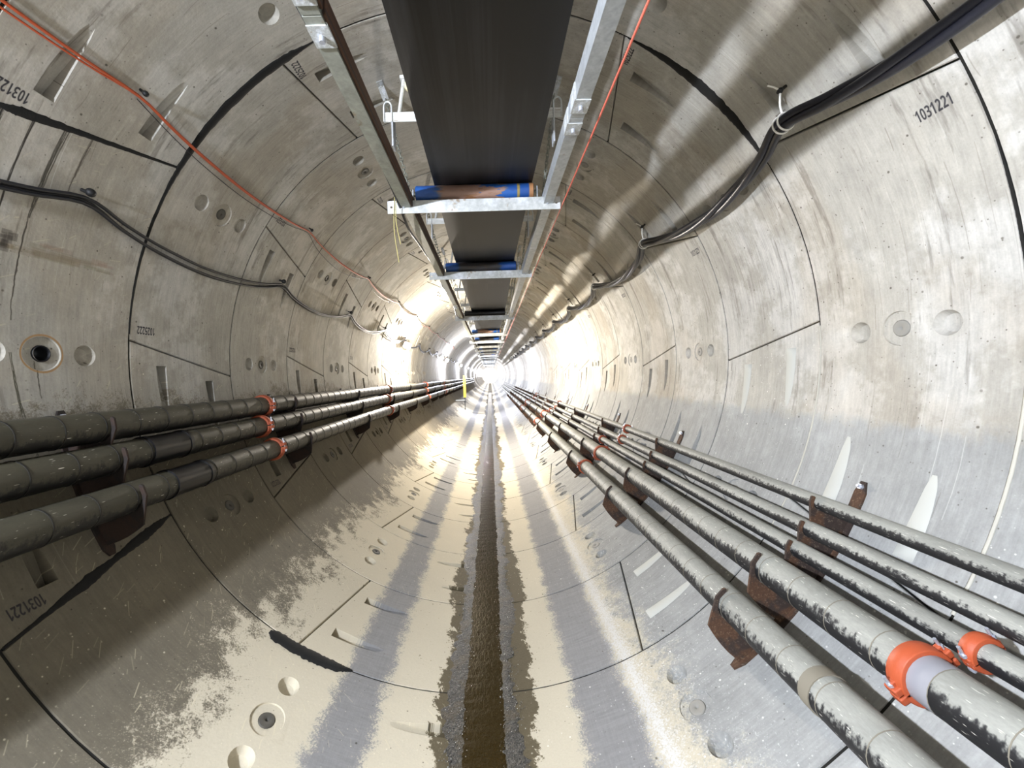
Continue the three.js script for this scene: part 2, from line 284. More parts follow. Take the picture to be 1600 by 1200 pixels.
// black rubber gaskets set back in the ring joints
const gasketMat = std({ color: 0x17150f, roughness: 0.95 });
for (let k = 0; k <= LAST; k++) { const p = [[R + 0.007, -0.0068], [R + 0.007, 0.0068], [R + 0.06, 0.0068], [R + 0.06, -0.0068], [R + 0.007, -0.0068]].map(([a, b]) => new THREE.Vector2(a, b)), g = new THREE.LatheGeometry(p, 96); g.rotateX(Math.PI / 2); M('joint_gasket', toCreasedNormals(g, 0.5), gasketMat, lining).position.z = -J(k); }
// rings too far away, or behind the camera, to tell their pieces apart
function plainRings(k0, k1) {
  const n = 72, zs = []; for (let k = k0; k < k1; k++) zs.push([J(k), R + 0.02], [J(k) + 0.012, R], [J(k) + W - 0.012, R], [J(k) + W, R + 0.02]);
  const pos = [], uv = [], idx = [];
  zs.forEach(([d, r]) => { for (let i = 0; i <= n; i++) { const th = -90 + 360 * i / n; pos.push(...pxy(th, r, -d)); uv.push(i / n, d / 9.6); } });
  const outer = (z) => { for (let i = 0; i <= n; i++) { pos.push(...pxy(-90 + 360 * i / n, R + 0.2, -z)); uv.push(i / n, 0); } };
  const row = (a, b) => { for (let i = 0; i < n; i++) { const p = a * (n + 1) + i, q = b * (n + 1) + i; idx.push(p, q, p + 1, p + 1, q, q + 1); } };
  for (let r = 0; r + 1 < zs.length; r++) row(r, r + 1);
  outer(zs[zs.length - 1][0]); outer(zs[0][0]); row(zs.length - 1, zs.length); row(zs.length, zs.length + 1); row(zs.length + 1, 0);
  const g = new THREE.BufferGeometry(); g.setAttribute('position', new THREE.Float32BufferAttribute(pos, 3)); g.setAttribute('uv', new THREE.Float32BufferAttribute(uv, 2)); g.setIndex(idx); return toCreasedNormals(g, 0.4);
}
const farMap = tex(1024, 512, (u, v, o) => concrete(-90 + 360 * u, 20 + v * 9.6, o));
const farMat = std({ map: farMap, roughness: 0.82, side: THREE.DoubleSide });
{
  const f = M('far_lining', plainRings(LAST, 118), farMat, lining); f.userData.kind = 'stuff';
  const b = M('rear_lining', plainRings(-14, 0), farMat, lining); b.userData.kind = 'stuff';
  const endMat = std({ color: 0xdedcd6, roughness: 0.9 });
  for (const [d, nm] of [[J(118) + 0.1, 'wall_far'], [J(-14) - 0.1, 'wall_rear']]) { const g = new THREE.CylinderGeometry(R + 0.2, R + 0.2, 0.2, 48); g.rotateX(Math.PI / 2); const e = M(nm, g, endMat, scene); e.position.set(0, CY, -d); e.userData = { kind: 'structure', label: nm === 'wall_far' ? 'plain concrete bulkhead closing the far end of the tunnel' : 'plain concrete bulkhead closing the tunnel behind the viewer', category: 'wall' }; }
}
// black sealant squeezed along some joints
const tarMat = std({ color: 0x100f0c, roughness: 0.95, bumpMap: bumpBase, bumpScale: 0.003 }), paleMat = std({ color: 0xb9b6aa, roughness: 0.95 });
function sealant(pts, thick = 0.005, mat = tarMat, name = 'black_sealant', along = false) {
  const n = 70, g = closedGrid((i, j, s) => { const t = i / n * (pts.length - 1), q = Math.min(pts.length - 2, t | 0), u = t - q; const th = lerp(pts[q][0], pts[q + 1][0], u), d = lerp(pts[q][1], pts[q + 1][1], u), w = lerp(pts[q][2], pts[q + 1][2], u);
    const e = (j / 4 - 0.5), rag = (sm(NC, i * 0.037, j < 2 ? 0.2 : 0.6) - 0.5) * 0.6; const r = R - (s ? -0.012 : thick * (1 - 4 * e * e) * Math.min(1, w / 0.04) + 0.001);
    const off = e * w * (1 + (Math.abs(e) > 0.4 ? rag : 0)); return along ? pxy(th + off / R / RAD, r, -d) : pxy(th, r, -(d + off)); }, n, 4);
  const uv = []; for (let i = 0; i < g.attributes.position.count; i++) uv.push(g.attributes.position.getX(i) * 2, g.attributes.position.getZ(i) * 2); g.setAttribute('uv', new THREE.Float32BufferAttribute(uv, 2));
  return M(name, g, mat, lining);
}
sealant([[116, J(2), 0.004], [121, J(2), 0.07], [134, J(2), 0.075], [146, J(2), 0.05], [152, J(2), 0.03], [168, J(2), 0.022], [176, J(2), 0.012]]);
sealant([[62, J(2), 0.01], [56, J(2), 0.05], [48, J(2), 0.085], [40, J(2), 0.075], [34, J(2), 0.04], [31, J(2), 0.012]]);
sealant([[-112.5, J(2), 0.02], [-115, J(2) - 0.02, 0.09], [-120, J(2) - 0.03, 0.11], [-126.5, J(2) - 0.04, 0.1], [-127.5, J(2) - 0.04, 0.03]], 0.014);
const onJoint = (t0, list) => list.map(([f, w]) => [t0 - 6 * (f - 0.5), J(1) + f * W, w]);       // along the slanted joints of the nearest ring
sealant(onJoint(150, [[0.01, 0.012], [0.12, 0.02], [0.2, 0.055], [0.45, 0.035], [0.7, 0.026], [0.99, 0.014]]), 0.004, tarMat, 'black_sealant', true);
sealant(onJoint(-150, [[0.01, 0.012], [0.2, 0.03], [0.4, 0.07], [0.55, 0.04], [0.75, 0.075], [0.9, 0.05], [0.98, 0.01]]), 0.004, tarMat, 'black_sealant', true);
sealant([[18, J(1), 0.004], [14, J(1), 0.012], [8, J(1), 0.014], [3, J(1), 0.004]], 0.003);
sealant([[4, J(1), 0.01], [-12, J(1), 0.016], [-32, J(1), 0.014]], 0.004, paleMat, 'mortar_pointing');
sealant([[2, J(2), 0.008], [-14, J(2), 0.014], [-34, J(2), 0.012]], 0.004, paleMat, 'mortar_pointing');

// ------------------------------------------------------------------ water and sediment in the invert
const arcY = (x) => R - Math.sqrt(R * R - x * x);
function ribbon(fn, d0, d1, nd, nx) {   // fn(t across, d) -> [x, y]
  const pos = [], uv = [], idx = [];
  for (let i = 0; i <= nd; i++) { const d = lerp(d0, d1, i / nd); for (let j = 0; j <= nx; j++) { const [x, y] = fn(j / nx, d); pos.push(x, y, -d); uv.push(x * 2, d * 2); } }
  for (let i = 0; i < nd; i++) for (let j = 0; j < nx; j++) { const a = i * (nx + 1) + j, b = a + 1, c = a + nx + 1; idx.push(a, b, c, b, c + 1, c); }
  const g = new THREE.BufferGeometry(); g.setAttribute('position', new THREE.Float32BufferAttribute(pos, 3)); g.setAttribute('uv', new THREE.Float32BufferAttribute(uv, 2)); g.setIndex(idx); g.computeVertexNormals(); return g;
}
const wob = (d, o, a) => (sm(NB, d * 0.11 + o, o) - 0.5) * a + (sm(NC, d * 0.35 + o, o * 2) - 0.5) * a * 0.5;
{
  const ripple = tex(512, 512, (u, v, o) => { o[0] = o[1] = o[2] = 255 * clamp(0.6 * sm(NA, u, v * 2) + 0.4 * sm(NB, u * 2, v)); }, { srgb: false });
  const water = new THREE.MeshPhysicalMaterial({ color: 0x2f2511, roughness: 0.07, specularIntensity: 1, bumpMap: ripple, bumpScale: 0.004 });
  const g = ribbon((t, d) => [lerp(-0.2, 0.2, t), 0.0085], 0.4, 60, 240, 6);
  const w = solo('drain_water', g, water, 'shallow brown water running along the bottom of the tunnel', 'water'); w.userData.kind = 'stuff';
  const gritMap = tex(512, 512, (u, v, o) => { const a = sm(NC, u, v), b = sm(NB, u, v), g = 34 + 58 * smooth(0.42, 0.8, a * 0.8 + b * 0.25); o[0] = g * 1.03; o[1] = g * 0.98; o[2] = g * 0.86; mix3(o, [70, 56, 28], 0.5 * smooth(0.55, 0.75, sm(NA, u, v))); });
  const gritBump = tex(512, 512, (u, v, o) => { o[0] = o[1] = o[2] = 255 * clamp(0.75 * smooth(0.3, 0.75, sm(NC, u, v)) + 0.25 * sm(NB, u, v)); }, { srgb: false });
  const grit = std({ map: gritMap, roughness: 0.5, bumpMap: gritBump, bumpScale: 0.008 });
  for (const sd of [-1, 1]) {
    const gg = ribbon((t, d) => {
      const inner = 0.115 + wob(d, sd * 0.21 + 0.5, 0.12), outer = 0.262 + wob(d, sd * 0.37 + 0.8, 0.2) + 0.03 * smooth(3.5, 6, d), x = lerp(inner, outer, t);
      const hump = Math.sin(Math.PI * clamp(t * 1.02)) ** 0.5, h = hump * (0.002 + 0.006 * sm(NC, x * 1.5 + sd * 0.2, d * 0.9));
      return [sd * x + 0.0, arcY(x) + 0.001 + h * (t === 0 || t === 1 ? 0 : 1)];
    }, 0.4, 34, 1500, 14);
    const m = solo('wet_sediment', sd < 0 ? gg : gg, grit, sd < 0 ? 'wet grey grit lining the drain water on the slurry pipe side' : 'wet grey grit lining the drain water on the five pipe side', 'sediment'); m.material.side = THREE.DoubleSide; m.userData.kind = 'stuff';
  }
}

{ // loose wet grit stones strewn over the sediment
  const n = 5200, g = new THREE.IcosahedronGeometry(1, 0), p = g.attributes.position; for (let i = 0; i < p.count; i++) { const k = 0.8 + 0.4 * sm(NC, p.getX(i) * 0.31 + 0.5, p.getY(i) * 0.27 + p.getZ(i) * 0.19 + 0.5); p.setXYZ(i, p.getX(i) * k, p.getY(i) * k * 0.7, p.getZ(i) * k); } g.computeVertexNormals();
  const m = new THREE.InstancedMesh(g, std({ color: 0xffffff, roughness: 0.3 }), n), mt = new THREE.Matrix4(), q = new THREE.Quaternion(), c = new THREE.Color(); m.name = 'loose_grit'; m.castShadow = m.receiveShadow = true;
  for (let i = 0; i < n; i++) {
    const d = 1.5 + 7.5 * rnd() ** 1.6, sd = rnd() < 0.5 ? -1 : 1, x = 0.1 + wob(d, sd * 0.21 + 0.5, 0.12) + (rnd() + rnd()) * 0.5 * 0.19, r = rr(0.0016, 0.0046) * (rnd() < 0.05 ? 1.9 : 1);
    q.setFromEuler(new THREE.Euler(rr(0, 6), rr(0, 6), rr(0, 6))); mt.compose(V(sd * x, Math.max(0.0085, arcY(x) + 0.004) + r * 0.25, -d), q, V(r, r, r)); m.setMatrixAt(i, mt);
    const v = rr(0.03, 0.2) + (rnd() < 0.08 ? 0.35 : 0); c.setRGB(v, v * 0.96, v * 0.86); m.setColorAt(i, c);
  }
  m.userData = { label: 'loose wet grit stones scattered along the drain water', category: 'grit', kind: 'stuff' }; scene.add(m);
}

// ------------------------------------------------------------------ pipes, couplings, brackets
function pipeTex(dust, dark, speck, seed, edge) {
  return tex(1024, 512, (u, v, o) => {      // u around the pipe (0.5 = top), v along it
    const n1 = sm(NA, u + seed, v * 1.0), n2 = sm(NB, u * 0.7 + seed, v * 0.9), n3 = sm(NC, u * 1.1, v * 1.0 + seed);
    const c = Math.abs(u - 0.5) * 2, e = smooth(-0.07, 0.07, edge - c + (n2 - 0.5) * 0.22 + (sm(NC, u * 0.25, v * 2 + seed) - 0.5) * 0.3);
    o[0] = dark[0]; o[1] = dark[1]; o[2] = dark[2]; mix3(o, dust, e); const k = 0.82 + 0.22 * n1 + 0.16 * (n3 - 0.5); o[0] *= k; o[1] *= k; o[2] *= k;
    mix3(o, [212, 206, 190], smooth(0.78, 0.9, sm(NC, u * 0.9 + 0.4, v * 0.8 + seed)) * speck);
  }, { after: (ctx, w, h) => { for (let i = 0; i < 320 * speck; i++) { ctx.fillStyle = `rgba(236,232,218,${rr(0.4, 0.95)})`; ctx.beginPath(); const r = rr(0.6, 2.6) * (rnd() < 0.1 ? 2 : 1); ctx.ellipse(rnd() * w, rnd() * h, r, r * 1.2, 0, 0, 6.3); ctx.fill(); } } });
}
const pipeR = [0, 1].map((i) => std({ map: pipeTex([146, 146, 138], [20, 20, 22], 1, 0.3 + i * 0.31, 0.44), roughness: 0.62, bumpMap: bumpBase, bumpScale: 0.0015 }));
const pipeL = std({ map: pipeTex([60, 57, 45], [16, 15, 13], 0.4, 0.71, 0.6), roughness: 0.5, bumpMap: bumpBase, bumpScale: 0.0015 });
const bandR = std({ color: 0x7a7466, roughness: 0.7 }), bandL = std({ color: 0x1d1b17, roughness: 0.55 }), sleeveBlack = std({ color: 0x131315, roughness: 0.3 }), pipeEnd = std({ color: 0x8e8e93, roughness: 0.45 });
function pipeGeo(r, d0, d1, uo) {     // along -z about the origin, u = 0.5 on top
  const n = 24, segs = Math.max(1, Math.round((d1 - d0) / 0.5)), pos = [], uv = [], idx = [];
  for (let j = 0; j <= segs; j++) for (let i = 0; i <= n; i++) { const t = i / n, a = -Math.PI / 2 + t * 2 * Math.PI, d = lerp(d0, d1, j / segs); pos.push(Math.cos(a) * r, Math.sin(a) * r, -d); uv.push(t, d / 1.6 + uo); }
  for (let j = 0; j < segs; j++) for (let i = 0; i < n; i++) { const a = j * (n + 1) + i, b = a + n + 1; idx.push(a, a + 1, b, a + 1, b + 1, b); }
  const g = new THREE.BufferGeometry(); g.setAttribute('position', new THREE.Float32BufferAttribute(pos, 3)); g.setAttribute('uv', new THREE.Float32BufferAttribute(uv, 2)); g.setIndex(idx); g.computeVertexNormals();
  const nn = g.attributes.normal; for (let j = 0; j <= segs; j++) { const a = j * (n + 1), b = a + n; nn.setXYZ(a, 0, -1, 0); nn.setXYZ(b, 0, -1, 0); } return g;
}
function ringBand(r, d, wd, h) { const g = new THREE.CylinderGeometry(r + h, r + h, wd, 24); g.rotateX(Math.PI / 2); g.translate(0, 0, -d); return g; }
const orange = std({ color: 0xac4e2c, roughness: 0.5, bumpMap: bumpBase, bumpScale: 0.001 }), orangeDull = std({ color: 0x9a4a2c, roughness: 0.7 }), zinc = std({ color: 0xc4c8d2, roughness: 0.35, metalness: 0.6 });
function coupling(pr, mat) {    // two bolted half housings, bolt pads left and right
  const g = new THREE.Group(), w = Math.max(0.026, pr * 0.33), prof = [[pr + 0.001, -w], [pr + 0.016, -w], [pr + 0.02, -w * 0.9], [pr + 0.02, -w * 0.62], [pr + 0.024, -w * 0.45], [pr + 0.025, 0], [pr + 0.024, w * 0.45], [pr + 0.02, w * 0.62], [pr + 0.02, w * 0.9], [pr + 0.016, w], [pr + 0.001, w]].map(([a, b]) => new THREE.Vector2(a, b));
  for (const h of [0, 1]) {
    const half = new THREE.LatheGeometry(prof, 18, 0.04, Math.PI - 0.08); half.rotateX(Math.PI / 2); half.rotateZ(Math.PI / 2 + (h ? Math.PI : 0));
    const pads = [-1, 1].map((s) => { const p = box(pr * 0.42, pr * 0.26 + 0.006, w * 1.5, s * (pr + pr * 0.24), (h ? -1 : 1) * (pr * 0.13 + 0.008), 0, 0.006); return p; });
    const lugs = [-1, 1].map((s) => box(pr * 0.26, pr * 0.42, w * 0.7, s * (pr + pr * 0.1 + 0.008), (h ? -1 : 1) * (pr * 0.36), 0, 0.006));
    M('housing_half', merge([half, ...pads, ...lugs]), mat, g);
  }
  for (const s of [-1, 1]) { const x = s * (pr + pr * 0.3), y = pr * 0.27; const b = merge([cyl(V(x, -y - 0.035, 0), V(x, y + 0.06, 0), 0.0065, 8), hexBolt(0.013, 0.014).translate(x, y + 0.012, 0), hexBolt(0.013, 0.012).translate(x, -y - 0.024, 0)]); M('bolt', b, zinc, g); }
  return g;
}
const LP = [   // slurry and water pipes: x, y from the axis, radius, distances of the couplings
  { x: -2.453, y: -0.484, r: 0.1, cup: [4.42, 9.78, 15.4, 21], lab: 'uppermost of three dark pipes hung below the wall lamps', s: 'L' },
  { x: -2.38, y: -0.694, r: 0.1, cup: [4.24, 9.36, 15, 20.7], lab: 'middle one of three dark pipes hung below the wall lamps', s: 'L' },
  { x: -2.267, y: -0.948, r: 0.1, cup: [4.28, 9.13, 14.8, 20.4], lab: 'lowest of three dark pipes hung below the wall lamps', s: 'L' },
  { x: 2.24, y: -1.117, r: 0.048, cup: [6.18, 12.2, 18.2], lab: 'uppermost of three thin grey pipes opposite the lamps', s: 'R' },
  { x: 2.165, y: -1.283, r: 0.052, cup: [6.2, 12.4, 18.4], lab: 'middle one of three thin grey pipes opposite the lamps', s: 'R' },
  { x: 2.081, y: -1.41, r: 0.053, cup: [1.6, 7.0, 13], lab: 'lowest of three thin grey pipes opposite the lamps', s: 'R' },
  { x: 1.897, y: -1.537, r: 0.102, cup: [1.66, 6.45, 13.2, 19.2], lab: 'thick grey dusty pipe next to the thin pipes', s: 'R' },
  { x: 1.65, y: -1.767, r: 0.1, cup: [6.5, 13.1, 19], lab: 'thick grey dusty pipe nearest the drain water', s: 'R' },
];
const ordinal = ['', 'second ', 'third ', 'fourth ', 'fifth ', 'sixth '];
LP.forEach((p, pi) => {
  const cuts = [0.2, ...p.cup, 60], left = p.s === 'L';
  for (let i = 0; i + 1 < cuts.length; i++) {
    const d0 = cuts[i] + 0.004, d1 = cuts[i + 1] - 0.004, last = i + 2 === cuts.length;
    const where = i === 0 ? (pi >= 5 && pi <= 6 ? 'stub before the bright orange coupling' : 'length before its first coupling') : last ? 'long run beyond the last coupling' : `${ordinal[i + (pi >= 5 && pi <= 6 ? 0 : 1)] || 'next '}length`.trim() + ' between couplings';
    const t = thing(left ? 'slurry_pipe' : p.r > 0.08 ? 'discharge_pipe' : 'service_pipe', `${p.lab}, ${where}`.replace('hung below the wall lamps', 'below the lamps').replace(' opposite the lamps', '').replace('three thin grey', 'thin grey').replace('three dark', 'dark').replace('dusty pipe nearest', 'pipe nearest').replace('dusty pipe next', 'pipe next'), 'pipe', null, V(p.x, CY + p.y, 0));
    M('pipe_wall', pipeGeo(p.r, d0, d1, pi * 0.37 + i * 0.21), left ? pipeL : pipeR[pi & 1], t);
    const bands = []; if (p.r > 0.08) for (let d = d0 + 0.12; d < Math.min(d1 - 0.05, 24); d += 0.245) bands.push(ringBand(p.r, d, left ? 0.008 : 0.004, left ? 0.003 : 0.0012));
    if (bands.length) M('weld_bands', merge(bands), left ? bandL : bandR, t).userData.kind = 'stuff';
    if (left && i === 0 && pi > 0) { const c = pi === 1 ? 2.98 : 3.04; const b = M('black_sleeve', merge([ringBand(p.r, c, 0.34, 0.005), ringBand(p.r, c - 0.17, 0.03, 0.011), ringBand(p.r, c + 0.17, 0.03, 0.011)]), sleeveBlack, t); b.userData.label = 'glossy black sleeve'; }
    if (pi === 6 && i === 0) M('bare_end', ringBand(p.r, 1.6, 0.1, 0.0015), pipeEnd, t).userData.label = 'bare pale pipe end';
    if (pi === 7 && i === 0) M('pipe_socket', ringBand(p.r, 1.86, 0.06, 0.006), bandR, t);
  }
  p.cup.forEach((d, i) => {
    const c = coupling(p.r, !left && d < 2 ? orange : orangeDull); c.name = numbered('pipe_coupling'); c.position.set(p.x, CY + p.y, -d); c.rotation.z = left ? 0.12 * pi : pi === 6 ? 0.62 : pi === 5 ? 0.55 : -0.35 + i * 0.5; scene.add(c);
    c.userData = !left && d < 2 ? { label: pi === 6 ? 'bright orange bolted coupling beside a bare pale pipe end' : 'small bright orange bolted coupling on a thin grey pipe', category: 'coupling' } : { label: `dull orange bolted coupling on the ${p.lab.replace('of three ', 'of the three ')}`.split(' ').slice(0, 16).join(' '), category: 'coupling', group: `orange couplings on pipe row ${pi + 1}` };
  });
});
// wall brackets: one bar on the wall with a hooked cradle plate for every pipe
const rustTex = (seed, pale) => tex(256, 256, (u, v, o) => { const a = sm(NA, u + seed, v), b = sm(NC, u * 0.5, v * 0.5 + seed); o[0] = 70; o[1] = 56; o[2] = 49; mix3(o, [122, 84, 54], 0.7 * smooth(0.5, 0.75, a)); mix3(o, [150, 140, 126], smooth(0.6, 0.8, b) * pale); const k = 0.8 + 0.4 * b; o[0] *= k; o[1] *= k; o[2] *= k; });
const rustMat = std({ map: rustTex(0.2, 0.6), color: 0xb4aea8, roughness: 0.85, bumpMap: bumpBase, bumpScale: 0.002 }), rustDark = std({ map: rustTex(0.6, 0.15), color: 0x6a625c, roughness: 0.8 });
function cradle(p, side) {     // plate across the pipe in the plane of the ring
  const th = Math.atan2(p.y, p.x), rad = Math.hypot(p.x, p.y), D = R - rad - 0.014, r = p.r + 0.003, sh = new THREE.Shape();
  // local axes: n = away from the wall, t = down along the wall
  sh.moveTo(0, r * 0.2); sh.lineTo(D - r * 0.98, r * 0.2);
  for (let a = 170; a >= 12; a -= 12) sh.lineTo(D + Math.cos(a * RAD) * r, Math.sin(a * RAD) * r);
  sh.lineTo(D + r + 0.001, -r * 0.35); sh.quadraticCurveTo(D + r + 0.012, -r * 0.55, D + r + 0.024, -r * 0.3); sh.lineTo(D + r + 0.02, r * 0.35);
  sh.lineTo(D + r * 0.25, r * 1.25 + 0.075); sh.quadraticCurveTo(D * 0.55, r * 1.25 + 0.115, D * 0.2, r * 1.25 + 0.1); sh.lineTo(0, r * 1.25 + 0.1); sh.closePath();
  const g = new THREE.ExtrudeGeometry(sh, { depth: 0.012, bevelEnabled: true, bevelSize: 0.0015, bevelThickness: 0.0015, bevelSegments: 1 }); g.translate(0, 0, -0.006);
  const nx = -Math.cos(th), ny = -Math.sin(th), sgn = side === 'R' ? 1 : -1, tx = Math.sin(th) * sgn, ty = -Math.cos(th) * sgn, m = new THREE.Matrix4().set(nx, tx, 0, Math.cos(th) * (R - 0.014), ny, ty, 0, Math.sin(th) * (R - 0.014), 0, 0, 1, 0, 0, 0, 0, 1);
  g.applyMatrix4(m); if (m.determinant() < 0) { const x = g.attributes.position.array, nrm = g.attributes.normal.array, u = g.attributes.uv.array; for (let i = 0; i < x.length; i += 9) for (let c = 0; c < 3; c++) { [x[i + 3 + c], x[i + 6 + c]] = [x[i + 6 + c], x[i + 3 + c]]; [nrm[i + 3 + c], nrm[i + 6 + c]] = [nrm[i + 6 + c], nrm[i + 3 + c]]; } for (let i = 0; i < u.length; i += 6) for (let c = 0; c < 2; c++) [u[i + 2 + c], u[i + 4 + c]] = [u[i + 4 + c], u[i + 2 + c]]; }
  const uv = g.attributes.uv; for (let i = 0; i < uv.count; i++) uv.setXY(i, uv.getX(i) * 3, uv.getY(i) * 3); return g;
}
function bracket(side) {
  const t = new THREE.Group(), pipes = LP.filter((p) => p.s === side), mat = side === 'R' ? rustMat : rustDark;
  const [ta, tb] = side === 'R' ? [-21.3, -53] : [-172.2, -151], n = 20, hw = 0.038;
  const bar = closedGrid((i, j, s) => { const u = i / n, e = Math.min(1, Math.sqrt(Math.max(0, 1 - ((u < 0.5 ? 0.028 - u : u - 0.972) / 0.028) ** 2)) + (u > 0.028 && u < 0.972 ? 1 : 0)); return pxy(lerp(ta, tb, u), R - (s ? 0.001 : 0.014), (j ? 1 : -1) * hw * Math.max(0.45, e)); }, n, 1);
  const uv = []; for (let i = 0; i < bar.attributes.position.count; i++) uv.push(bar.attributes.position.getY(i) * 3, bar.attributes.position.getZ(i) * 3); bar.setAttribute('uv', new THREE.Float32BufferAttribute(uv, 2));
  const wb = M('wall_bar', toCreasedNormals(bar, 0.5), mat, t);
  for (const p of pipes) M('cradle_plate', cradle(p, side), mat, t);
  const bt = side === 'R' ? -22.1 : -171.3, b = merge([hexBolt(0.019, 0.016), cyl(V(0, 0, 0), V(0, 0.032, 0), 0.009, 8)]); b.applyMatrix4(new THREE.Matrix4().makeRotationZ(Math.PI / 2 + bt * RAD)); b.translate(Math.cos(bt * RAD) * (R - 0.014), Math.sin(bt * RAD) * (R - 0.014), 0);
  M('anchor_bolt', b, zinc, wb); return t;
}
for (const side of ['L', 'R']) {
  const proto = bracket(side); proto.name = 'pipe_bracket'; proto.userData = { label: side === 'R' ? 'rusty wall bracket with hooked plates carrying five pipes' : 'dark wall bracket with hooked plates carrying three pipes', category: 'bracket', group: side === 'R' ? 'brackets of the five grey pipes' : 'brackets of the three dark pipes' };
  for (let i = 0; i < 14; i++) { const c = clone(proto); c.position.set(0, CY, -(2.56 + 2.4 * i)); }
}

// ------------------------------------------------------------------ cables along the walls
const feeder = std({ color: 0x23242c, roughness: 0.34 }), black = std({ color: 0x1c1d22, roughness: 0.42 }), blackTie = std({ color: 0x0e0e0f, roughness: 0.6 }), whiteTie = std({ color: 0xe8e6df, roughness: 0.5 }), orangeCable = std({ color: 0xb4502c, roughness: 0.55 }), redCord = std({ color: 0xc2604c, roughness: 0.6 });
const span = 2.4, hooks = (d0, n) => Array.from({ length: n }, (_, i) => d0 + span * i);
function swag(th, r, sagDeg, rs, d0, n, off = 0, jitter = 0.2) {     // hangs from hook to hook
  const pts = []; hooks(d0, n).forEach((d, i) => { const s = 1 + jitter * (rnd() - 0.5) * 2; pts.push(pol(th, r, d + off)); if (i < n - 1) for (const t of [0.12, 0.25, 0.5, 0.75, 0.88]) pts.push(pol(th + sagDeg * s * (1 - (2 * t - 1) ** 2), lerp(r, rs, 1 - (2 * t - 1) ** 2), d + off + span * t)); }); return pts;
}
{ // left: three black cables tied together
  const t = thing('power_cable', 'bundle of black cables looped along the wall above the lamps side pipes', 'cable');
  for (const [dr, dt] of [[0, 0], [0.018, 0.45], [0.004, 0.8]]) M('cable_strand', tube(swag(157.8 + dt, R - 0.05 + dr - 0.01, 3.6, R - 0.04 + dr - 0.01, 0.16, 14, 0, 0.15), 0.012, 420, 8), black, t);
  hooks(0.16, 14).forEach((d) => { const c = solo('cable_hook', merge([cyl(pol(157, R - 0.085, d), pol(157, R + 0.02, d), 0.012, 10), new THREE.SphereGeometry(0.028, 10, 8).translate(...pol(156.9, R - 0.06, d).toArray())]), blackTie, 'black cable hook in the wall holding the black cable bundle', 'hook', 'hooks of the black cable bundle'); });
}
{ // left, higher: thin orange cable
  const t = thing('lighting_cable', 'thin orange cable strung high along the lamp side wall', 'cable');
  M('cable_strand', tube(swag(141.8, R - 0.035, 1.5, R - 0.03, 0.17, 12, 0, 0.2), 0.0085, 300, 8), orangeCable, t);
  M('cable_strand', tube(swag(141.9, R - 0.03, 1.7, R - 0.02, 0.17, 6, 0.0, 0.2), 0.006, 150, 8), orangeCable, t);
  solo('signal_wire', tube(swag(142.3, R - 0.02, 2.9, R - 0.012, 2.57, 4, 0, 0.3), 0.0032, 100, 6), black, 'thin black wire sagging below the orange cable', 'wire');
  hooks(0.17, 12).forEach((d) => solo('cable_hook', merge([cyl(pol(141, R - 0.06, d), pol(141, R + 0.02, d), 0.009, 8), new THREE.SphereGeometry(0.019, 10, 8).translate(...pol(141, R - 0.045, d).toArray())]), blackTie, 'small black hook in the wall holding the orange cable', 'hook', 'hooks of the orange cable'));
}
{ // right: heavy black cables hung on white ties
  const t = thing('feeder_cable', 'heavy twisted black cable slung on white ties opposite the lamps', 'cable'), d0 = 0.24;
  const base = swag(33.5, R - 0.165, -4.2, R - 0.115, d0, 16, 0, 0.12);
  const curve = new THREE.CatmullRomCurve3(base, false, 'centripetal'), N = 900;
  for (const ph of [0, 2.09, 4.19]) { const pts = []; for (let i = 0; i <= N; i++) { const p = curve.getPoint(i / N), a = ph + p.z * -2.6; pts.push(V(p.x + Math.cos(a) * 0.027, p.y + Math.sin(a) * 0.027, p.z)); } M('cable_strand', tube(pts, 0.0265, 900, 10), feeder, t); }
  hooks(d0, 16).forEach((d, i) => {
    const h = thing('cable_tie', 'white rope tie hanging the heavy cable from a wall hook', 'tie', 'ties of the heavy cable'), top = pol(37.6, R - 0.05, d), c = pol(33.5, R - 0.165, d);
    M('hook', merge([cyl(pol(37.6, R - 0.07, d), pol(37.6, R + 0.02, d), 0.011, 8), new THREE.SphereGeometry(0.02, 8, 6).translate(...top.toArray())]), blackTie, h);
    M('rope', merge([tube([top, top.clone().lerp(c, 0.5).add(V(-0.01, 0, 0)), c.clone().add(V(0, 0.05, 0))], 0.0065, 12, 6), tube([top, top.clone().add(V(-0.03, 0.02, 0.0)), top.clone().add(V(-0.07, 0.05, -0.02))], 0.0055, 8, 6)]), whiteTie, h);
    for (const dz of [-0.02, 0.022]) { const g = new THREE.TorusGeometry(0.058, 0.006, 6, 20); g.rotateY(0.12 * dz * 10); g.translate(c.x, c.y, c.z + dz); M('loop', g, whiteTie, h); }
  });
}

// ------------------------------------------------------------------ conveyor hung under the crown
const zincTex = (seed, tint) => tex(256, 512, (u, v, o) => { const a = sm(NA, u, v + seed), b = sm(NC, u * 0.4 + seed, v * 0.4); o[0] = tint[0]; o[1] = tint[1]; o[2] = tint[2]; mix3(o, [150, 150, 140], 0.5 * smooth(0.4, 0.7, a)); mix3(o, [124, 96, 66], 0.6 * smooth(0.66, 0.82, sm(NB, u * 0.6 + seed, v * 0.5))); const k = 0.85 + 0.3 * (b - 0.5) + 0.1 * a; o[0] *= k; o[1] *= k; o[2] *= k; });
const galv = std({ map: zincTex(0.1, [206, 212, 222]), roughness: 0.42, metalness: 0.35 }), galvOld = std({ map: zincTex(0.5, [158, 162, 150]), roughness: 0.5, metalness: 0.3 }), galvWhite = std({ map: zincTex(0.8, [226, 230, 234]), roughness: 0.5, metalness: 0.1 }), rusty = std({ map: rustTex(0.9, 0.2), color: 0xb0a08c, roughness: 0.8 });
const RY = CY + 1.105;            // underside of the rails
const RAILS = [-0.497, 0.607];
